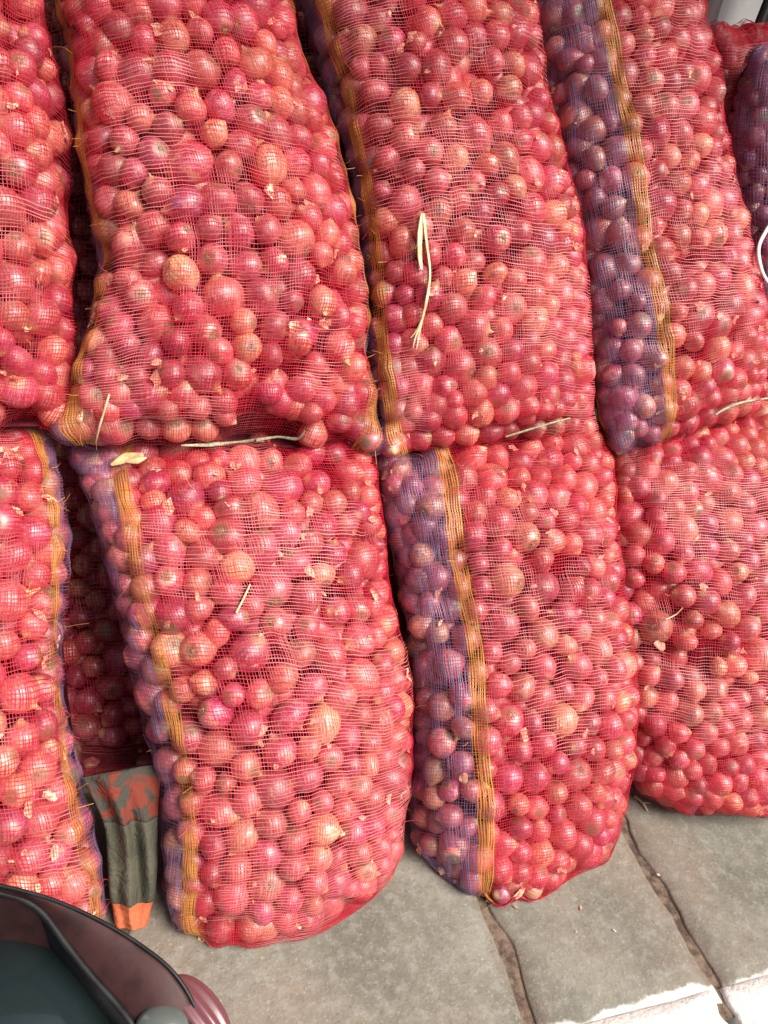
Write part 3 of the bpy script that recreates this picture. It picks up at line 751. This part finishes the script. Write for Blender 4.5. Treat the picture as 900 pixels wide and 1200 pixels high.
for i in hero:
    rg = np.random.default_rng(50000 + int(i)); S = A['S'][i]
    R = rot_from_axis(A['axis'][i:i + 1], rg)[0]
    V = deform(T, S[None], rg.uniform(0, 6.28, (1, 2)), rg.uniform(0, 0.055, (1, 2)))[0] @ R.T
    me = make_mesh('onion', V, [Q, T3], attrs={'loc': T, 'rnd': rnd_attr(A['hue'][i:i + 1], A['seed'][i:i + 1], A['val'][i:i + 1], len(T))}, mats=[M_ONION])
    key = keys[A['sack'][i]]
    if i in special: lab, grp = special[i], None
    else:
        face = float(A['axis'][i] @ unit(CAM_P - A['pos'][i]))
        how = 'root end out' if face < -0.6 else 'neck out' if face > 0.55 else 'on its side'
        size = 'big' if A['r'][i] > 0.0305 else 'middling' if A['r'][i] > 0.0268 else 'smallish'
        lab = '%s %s onion %s %s' % (size, tone(A['hue'][i]), how, PHRASE[key]); grp = '%s %s onions %s %s' % (size, tone(A['hue'][i]), how, PHRASE[key])
    o = add_obj('onion', me, loc=A['pos'][i], label=lab, cat='onion', group=grp)
    V, F = neck_mesh(S, rg); add_obj('neck', make_mesh('neck', V @ R.T, F, mats=[M_NECK]), parent=o)
    V, F = root_mesh(S, rg); add_obj('root_plate', make_mesh('root_plate', V @ R.T, F, mats=[M_ROOT]), parent=o)


# ------------------------------------------------------------------ loose skin flakes caught under the net
def flake(c, n, size, rg):
    a = np.cross(n, rg.normal(size=3)); a /= np.linalg.norm(a); b = np.cross(n, a); V = []
    el = rg.uniform(0.35, 0.8); cu = rg.uniform(-0.5, 0.5)
    for i in range(4):
        for j in range(3):
            x = (i / 3 - 0.5) * size * (1 + 0.25 * rg.normal()); y = (j / 2 - 0.5) * size * el * (1 + 0.25 * rg.normal()) * (1.1 - abs(i / 3 - 0.5))
            V.append(c + a * x + b * y + n * (cu * (x * x - y * y) / size + 0.08 * size * rg.normal()))
    return np.array(V)
fl_v = []; rg = np.random.default_rng(77)
for sk in SACKS[:8]:
    nu, nv = sk['G'].shape[:2]
    for _ in range(60):
        i = rg.integers(6, nu - 6); j = rg.integers(4, nv - 4)
        fl_v.append(flake(sk['G'][i, j] - sk['Ng'][i, j] * rg.uniform(0.000, 0.006), sk['Ng'][i, j], rg.uniform(0.007, 0.024), rg))
for _ in range(7):                                   # a few skins lie on the slabs by the sacks
    p_ = on_floor(rg.uniform(330, 880), rg.uniform(1000, 1120)); p_[2] = 0.003
    fl_v.append(flake(p_, np.array((0, 0, 1.0)), rg.uniform(0.003, 0.008), rg))
V = np.concatenate(fl_v); q1 = grid_quads(4, 3)
Q_ = (q1[None] + (np.arange(len(fl_v)) * 12)[:, None, None]).reshape(-1, 4)
M_FLAKE = mat_paper('papery_skin', (0.66, 0.26, 0.17), (0.82, 0.55, 0.38), 120, 0.45)
add_obj('onion_skin_flakes', make_mesh('onion_skin_flakes', V, Q_, mats=[M_FLAKE]), label='papery pale flakes of onion skin caught in the nets', cat='skin flakes', kind='stuff')

# ------------------------------------------------------------------ dry leaves and twine on the nets
def surf(key, x, y, off=0.004):
    """the point where the line of sight meets the nearest of the named sacks"""
    best = None
    for kx in key.split('+'):
        sk = SACKS[keys.index(kx)]; G = sk['G']; N = sk['Ng']
        u, v, w = project(G); d = np.hypot(u - x, v - y) + np.where((N * (CAM_P - G)).sum(-1) > -0.02, 0, 500)
        i = np.unravel_index(np.argmin(d), d.shape); c_ = w[i] + (0.01 * max(0, d[i] - 5))
        if best is None or c_ < best: best = c_
    r = ray(x, y)
    return CAM_P + r * (best / F_PX) - unit(r) * off
def strip(key, pts, rad, flat, n=30, off=0.005, ns=7):
    P = resample(np.array([surf(key, x, y, off) for x, y in pts]), n)
    s = np.linspace(0, 1, n)
    return tube(P, np.interp(s, np.linspace(0, 1, len(rad)), rad), ns, flat)
def thing_of(name, parts, mat, label, cat, group=None):
    V, F = merge(parts); c = V.mean(0)
    return add_obj(name, make_mesh(name, V - c, F, mats=[mat]), loc=c, label=label, cat=cat, group=group)
def thing_parts(name, label, cat, pieces, group=None):
    """pieces: [(part name, V, F, material)]"""
    c = np.concatenate([p[1] for p in pieces]).mean(0)
    root = add_obj(name, None, loc=c, label=label, cat=cat, group=group)
    for nm, V, F, mt in pieces: add_obj(nm, make_mesh(nm, V - c, F, mats=[mt]), parent=root)
    return root
a = strip('U2', [(496, 250), (500, 285), (504, 320), (500, 352), (494, 378), (488, 410)], [0.0030, 0.0027, 0.0022, 0.0030, 0.0022, 0.0006], 0.3)
b = strip('U2', [(495, 250), (492, 275), (492, 300), (494, 316)], [0.0035, 0.0055, 0.0050, 0.0025], 0.25)
c = strip('U2', [(494, 376), (488, 388), (481, 396)], [0.0022, 0.0015, 0.0006], 0.4)
d = strip('U2', [(493, 380), (487, 395), (484, 408)], [0.0022, 0.0015, 0.0006], 0.4)
thing_parts('dry_onion_leaf', 'long pale split dry leaf hanging down a sack front', 'dry leaf',
            [('blade', *a, M_STRAW), ('folded_tip', *b, M_STRAW), ('frayed_end', *c, M_STRAW), ('frayed_end', *d, M_STRAW)])
a = strip('L1+U1', [(212, 522), (250, 521), (280, 518), (305, 515)], [0.0012, 0.0042, 0.0022, 0.0034], 0.3, off=0.006)
b = strip('L1+U1', [(300, 516), (325, 512), (348, 514), (357, 505)], [0.0034, 0.0020, 0.0030, 0.0010], 0.35, off=0.007)
thing_parts('dry_onion_leaf', 'twisted greenish dry leaf lying in the crease between two stacked sacks', 'dry leaf', [('blade', *a, M_TWINE), ('frayed_end', *b, M_TWINE)])
a = strip('L1', [(130, 545), (148, 537), (168, 533)], [0.002, 0.010, 0.003], 0.3, off=0.012)
b = strip('L1', [(146, 540), (160, 540), (172, 536)], [0.003, 0.006, 0.001], 0.3, off=0.010)
thing_parts('dry_onion_leaf', 'curled brown dry leaf beside the yellow stripe at a sack top', 'dry leaf', [('blade', *a, M_DRYLEAF), ('folded_tip', *b, M_DRYLEAF)])
thing_of('twine', [strip('L2+U2', [(592, 512), (618, 504), (645, 496), (668, 490)], [0.0018, 0.0022, 0.002, 0.0015], 1.0, off=0.012)], M_TWINE, 'pale twine along the top seam of the standing sack with broad purple panel', 'twine')
thing_of('twine', [strip('L3+U3', [(838, 486), (852, 478), (872, 471), (905, 466)], [0.0022, 0.003, 0.0025, 0.002], 0.8, off=0.012)], M_TWINE, 'grey twine along the top seam of the plain red standing sack', 'twine')
M_WHITE = mat_paper('white_cord', (0.72, 0.72, 0.68), (0.85, 0.85, 0.82), 80, 0.6)
thing_of('cord', [strip('U3', [(912, 250), (897, 272), (889, 292), (893, 318), (904, 336)], [0.004, 0.005, 0.005, 0.005, 0.004], 0.6, off=0.02)], M_WHITE, 'thick white cord looped beside the sack with the drooping purple corner', 'cord')
thing_of('dry_stalk', [strip('L1', [(293, 685), (287, 698), (280, 712), (277, 718)], [0.0014, 0.0018, 0.0016, 0.002], 0.8)], M_STRAW, 'short pale stalk hanging from the pale golden onion', 'stalk')
thing_of('dry_stalk', [strip('U1', [(128, 462), (122, 482), (116, 502), (112, 520)], [0.0016, 0.0018, 0.0018, 0.001], 0.8)], M_STRAW, 'thin pale stalk beside the big magenta onion', 'stalk')
thing_of('dry_stalk', [strip('L3', [(800, 712), (792, 720), (780, 726)], [0.001, 0.0014, 0.001], 0.8)], M_STRAW, 'tiny pale stalk on the plain red standing sack', 'stalk')

tw0, tw1 = on_floor(742, 934), on_floor(758, 952)
thing_parts('twig', 'short brown twig on the slab between two standing sacks', 'twig',
            [('stem', *tube(resample([tw0 + (0, 0, 0.004), (tw0 + tw1) / 2 + (0.003, 0, 0.007), tw1 + (0, 0, 0.004)], 8), [0.003, 0.003, 0.0028, 0.0026, 0.0024, 0.002, 0.0018, 0.001], 6), M_DRYLEAF),
             ('side_shoot', *tube(resample([(tw0 + tw1) / 2 + (0.003, 0, 0.007), (tw0 + tw1) / 2 + (0.018, -0.006, 0.010)], 4), [0.0016, 0.0014, 0.0012, 0.0006], 6), M_DRYLEAF)])

# ------------------------------------------------------------------ cloth between the sacks
def mat_cloth(name, kind):
    t = NT(name); tc = t.N('ShaderNodeTexCoord'); p = tc.outputs['Object']
    wv = t.noise(p, 900, 2, 0.5)
    if kind == 'print':
        n = t.noise(p, 19.0, 1, 0.4, dist=1.2)
        c = t.mix(t.smooth(n, 0.47, 0.56), (0.062, 0.054, 0.044), (0.19, 0.040, 0.026))
    elif kind == 'grey':
        c = t.mix(t.smooth(t.noise(p, 14, 3, 0.5), 0.3, 0.7), (0.060, 0.057, 0.040), (0.105, 0.098, 0.070))
    else:
        c = t.mix(t.smooth(t.noise(p, 20, 3, 0.5), 0.3, 0.7), (0.40, 0.085, 0.035), (0.52, 0.15, 0.07))
    cr_ = t.noise(p, 42, 3, 0.5, dist=1.5)
    b = t.bsdf(c, 0.85, 0.2, bump=t.math('ADD', t.math('MULTIPLY', wv, 0.08), cr_), bump_d=0.010, bump_s=0.7)
    return t.done(b.outputs[0])
pc, nc = np.array((0.0, 0.685, 0.0)), N_PILE
cl_rows = [(134, 1080, 174, 1077), (132, 1066, 177, 1062), (128, 1042, 182, 1040), (126, 1010, 184, 1004), (122, 965, 184, 960), (108, 930, 186, 922), (98, 908, 188, 892)]
Lc = resample([on_plane(a, b, pc, nc) for a, b, _, _ in cl_rows], 72); Rc = resample([on_plane(c, d, pc, nc) for _, _, c, d in cl_rows], 72)
nU = 60; nV = 72; th = np.linspace(0, 2 * math.pi, nU, endpoint=False)
CV = np.zeros((nV, nU, 3))
for j in range(nV):
    s = j / (nV - 1); c0 = (Lc[j] + Rc[j]) / 2; a0 = (Rc[j] - Lc[j]) / 2
    x = np.cos(th); y = np.sin(th) * 0.022 * (1 - 0.6 * s)
    fr = np.clip(np.sin(th), 0, 1)
    fold = 0.009 * np.cos(7 * x + 3.0 * s) * (0.3 + s) * (1 - s) * 2.2 + 0.022 * np.exp(-((x - 0.55 + 1.1 * s) / 0.22) ** 2) * np.sin(math.pi * s) - 0.022 * np.exp(-((x - 0.1 + 0.5 * (s - 0.5)) / 0.2) ** 2) * np.sin(math.pi * min(1, 1.3 * s)) + 0.006 * np.sin(9 * s + 4 * x)
    if s < 0.27: fold = fold * 0.5 - 0.003
    CV[j] = c0 + x[:, None] * a0 + (y + fr * fold + 0.012)[:, None] * nc
CV[..., 2] = np.maximum(CV[..., 2], 0.004)
def ring_quads(nV, nU, j0):
    i, j = np.meshgrid(np.arange(nV - 1), np.arange(nU), indexing='ij'); i = i.ravel(); j = j.ravel()
    return np.stack([i * nU + j, i * nU + (j + 1) % nU, (i + 1) * nU + (j + 1) % nU, (i + 1) * nU + j], 1)
pieces = []
for nm, j0, j1, mt, sc in (('orange_cuff', 0, 20, mat_cloth('orange_cloth', 'orange'), 0.97), ('grey_middle', 19, 50, mat_cloth('grey_cloth', 'grey'), 1.0), ('printed_top', 49, 72, mat_cloth('printed_cloth', 'print'), 1.01)):
    V = CV[j0:j1].copy(); m = V.mean(1, keepdims=True); V = m + (V - m) * sc
    F = [ring_quads(j1 - j0, nU, 0)]
    caps = np.array([np.arange(nU)[::-1], (j1 - j0 - 1) * nU + np.arange(nU)])
    pieces.append((nm, V.reshape(-1, 3), F + [caps], mt))
thing_parts('cloth_bundle', 'folded grey and orange printed cloth wedged between two standing sacks', 'cloth', pieces)

# ------------------------------------------------------------------ parked motorbike, only its cowl reaches into the frame
M_MAROON = mat_noise('dark_maroon_plastic', (0.030, 0.012, 0.012), (0.058, 0.022, 0.021), 30, 0.55, 0.3, 0.0006)
M_BLACKP = mat_noise('black_rubber', (0.006, 0.006, 0.006), (0.014, 0.014, 0.014), 60, 0.5, 0.4, 0.0005)
def mat_glass_dark():
    t = NT('dark_screen'); b = t.bsdf((0.014, 0.022, 0.023), 0.09, 0.6, coat=0.6); return t.done(b.outputs[0])
def mat_lens(name, col, rough=0.12):
    t = NT(name); b = t.bsdf(col, rough, 0.6, coat=0.5); return t.done(b.outputs[0])
M_SCREEN = mat_glass_dark(); M_LENSR = mat_lens('pink_red_lens', (0.15, 0.045, 0.05), 0.35); M_LENSC = mat_lens('clear_lens', (0.10, 0.11, 0.10), 0.12)
pb, nb = np.array((0.0, 0.30, 0.70)), unit((0.0, -0.30, 0.95))
bk = lambda x, y, h=0.0: on_plane(x, y, pb + nb * h, nb)
E1 = resample([bk(-160, 1035, -0.03), (bk(-60, 1030)), bk(0, 1038), bk(60, 1054), bk(115, 1078), bk(165, 1108), bk(205, 1142), bk(232, 1190, -0.01), bk(245, 1260, -0.03), bk(240, 1330, -0.06)], 60)
E2 = resample([bk(-150, 1120, -0.05), bk(-50, 1050, -0.012), bk(5, 1048, -0.012), bk(45, 1066, -0.014), bk(78, 1108, -0.016), bk(105, 1142, -0.016), bk(135, 1176, -0.016), bk(160, 1210, -0.016), bk(185, 1270, -0.03), bk(200, 1330, -0.06)], 60)
def loft(curves):
    n = len(curves[0]); V = np.concatenate(curves); m = len(curves)
    i, j = np.meshgrid(np.arange(m - 1), np.arange(n - 1), indexing='ij'); i = i.ravel(); j = j.ravel()
    return V, [np.stack([i * n + j, i * n + j + 1, (i + 1) * n + j + 1, (i + 1) * n + j], 1)]
up = np.array((0, 0, 1.0))
outer = [E1 + (E2 - E1) * s + nb * 0.005 * math.sin(math.pi * s) for s in np.linspace(0, 1, 9)]
skirt = [E1 - up * d + (np.array((-0.02, -0.10, 0)) * d) for d in (0.30, 0.20, 0.10, 0.03, 0.008)]
cowl = loft(skirt + [E1 - up * 0.001] + outer + [E2 - up * 0.012])
well = loft([E2 - up * 0.012, E2 - up * 0.05, E2 - up * 0.12])
trim = tube(E2 + nb * 0.002, 0.0028, 8)
rim = tube(E1 + nb * 0.0005, 0.0015, 8)
def ellipsoid(c, ax, nu=24, nv=16, ridges=0, amp=0.0):
    """ax: three half-axis vectors"""
    V = []; ax = np.asarray(ax)
    for i in range(nv + 1):
        a = math.pi * i / nv
        for j in range(nu):
            b = 2 * math.pi * j / nu; k = 1 + amp * math.cos(ridges * b)
            V.append(c + ax[0] * math.sin(a) * math.cos(b) * k + ax[1] * math.sin(a) * math.sin(b) * k + ax[2] * math.cos(a))
    i, j = np.meshgrid(np.arange(nv), np.arange(nu), indexing='ij'); i = i.ravel(); j = j.ravel()
    return np.array(V), [np.stack([i * nu + j, i * nu + (j + 1) % nu, (i + 1) * nu + (j + 1) % nu, (i + 1) * nu + j], 1)]
cg = bk(0, 1262, -0.110)
ex = unit(bk(120, 1290) - bk(20, 1290)); ey = unit(np.cross(nb, ex))
screen = ellipsoid(cg, (ex * 0.105, ey * 0.105, nb * 0.085), 48, 30)
ci = bk(234, 1188, -0.014); e1 = unit(bk(262, 1215) - bk(212, 1150)); e2 = unit(np.cross(nb, e1))
ind = ellipsoid(ci, (e2 * 0.014, nb * 0.009, e1 * 0.032), 60, 20, 9, 0.10)
lamp = ellipsoid(bk(190, 1204, -0.010), (ex * 0.019, ey * 0.015, nb * 0.010), 28, 16)
pieces = [('cowl', *cowl, M_MAROON), ('inner_rim', *well, M_BLACKP), ('edge_trim', *trim, M_BLACKP), ('edge_trim', *rim, M_BLACKP), ('screen', *screen, M_SCREEN), ('indicator', *ind, M_LENSR), ('lamp', *lamp, M_LENSC)]
# what carries it: steering column, fork and front wheel on the street, below the frame
wc = np.array((cg[0] - 0.02, 0.02, 0.13))
head = np.array((cg[0], cg[1] - 0.05, 0.56))
for sx_ in (-0.07, 0.07):
    pieces.append(('fork_leg', *tube([head + (sx_, 0, 0), wc + (sx_, 0, 0.0)], 0.016, 10), M_BLACKP))
pieces.append(('steering_column', *tube([head + (-0.09, 0, 0.0), head + (0.09, 0, 0.0)], 0.022, 10), M_BLACKP))
pieces.append(('steering_column', *tube([head, cg + (0, 0, 0.0)], 0.03, 10), M_BLACKP))
aa = np.linspace(0, 2 * math.pi, 41)
pieces.append(('tyre', *tube(np.stack([np.full(41, wc[0]), wc[1] + 0.225 * np.cos(aa), wc[2] + 0.225 * np.sin(aa)], 1), 0.052, 10), M_BLACKP))
M_METAL = mat_lens('wheel_metal', (0.45, 0.45, 0.45), 0.3)
rimp = [tube(np.stack([np.full(41, wc[0]), wc[1] + 0.175 * np.cos(aa), wc[2] + 0.175 * np.sin(aa)], 1), 0.014, 8), tube([wc - (0.08, 0, 0), wc + (0.08, 0, 0)], 0.02, 10)]
rimp += [tube([wc, wc + np.array((0, 0.175 * math.cos(q), 0.175 * math.sin(q)))], 0.01, 6) for q in np.linspace(0, 2 * math.pi, 6)[:-1]]
pieces.append(('rim', *merge(rimp), M_METAL))
thing_parts('motorbike', 'parked motorbike with dark maroon cowl, glossy dark screen and pinkish indicator', 'motorbike', pieces)

# ------------------------------------------------------------------ wall trim behind the sacks
M_PIL = mat_noise('white_pillar_paint', (0.72, 0.72, 0.70), (0.80, 0.80, 0.77), 14, 0.7)
def wall_pt(x, y): return on_plane(x, y, np.array((0, 2.0, 0)), np.array((0, 1.0, 0)))
w0 = wall_pt(838, 20); w1 = wall_pt(882, 20)
box('pillar', w0[0], w1[0], 1.985, 2.058, 0.003, 2.598, M_PIL, label='white painted pillar on the wall beside the black slatted door', cat='pillar')
w2 = wall_pt(888, 20); w3 = wall_pt(915, 20)
pieces = [('frame', *box_vf(w2[0], w3[0] + 0.25, 2.02, 2.056, 0.1, 2.3), M_BLACKP)]
for k in range(6):
    xk = w2[0] + 0.012 + 0.045 * k
    pieces.append(('slat', *box_vf(xk, xk + 0.030, 2.006, 2.018, 0.12, 2.28), M_BLACKP))
thing_parts('door', 'narrow black slatted door beside the white pillar', 'door', pieces)
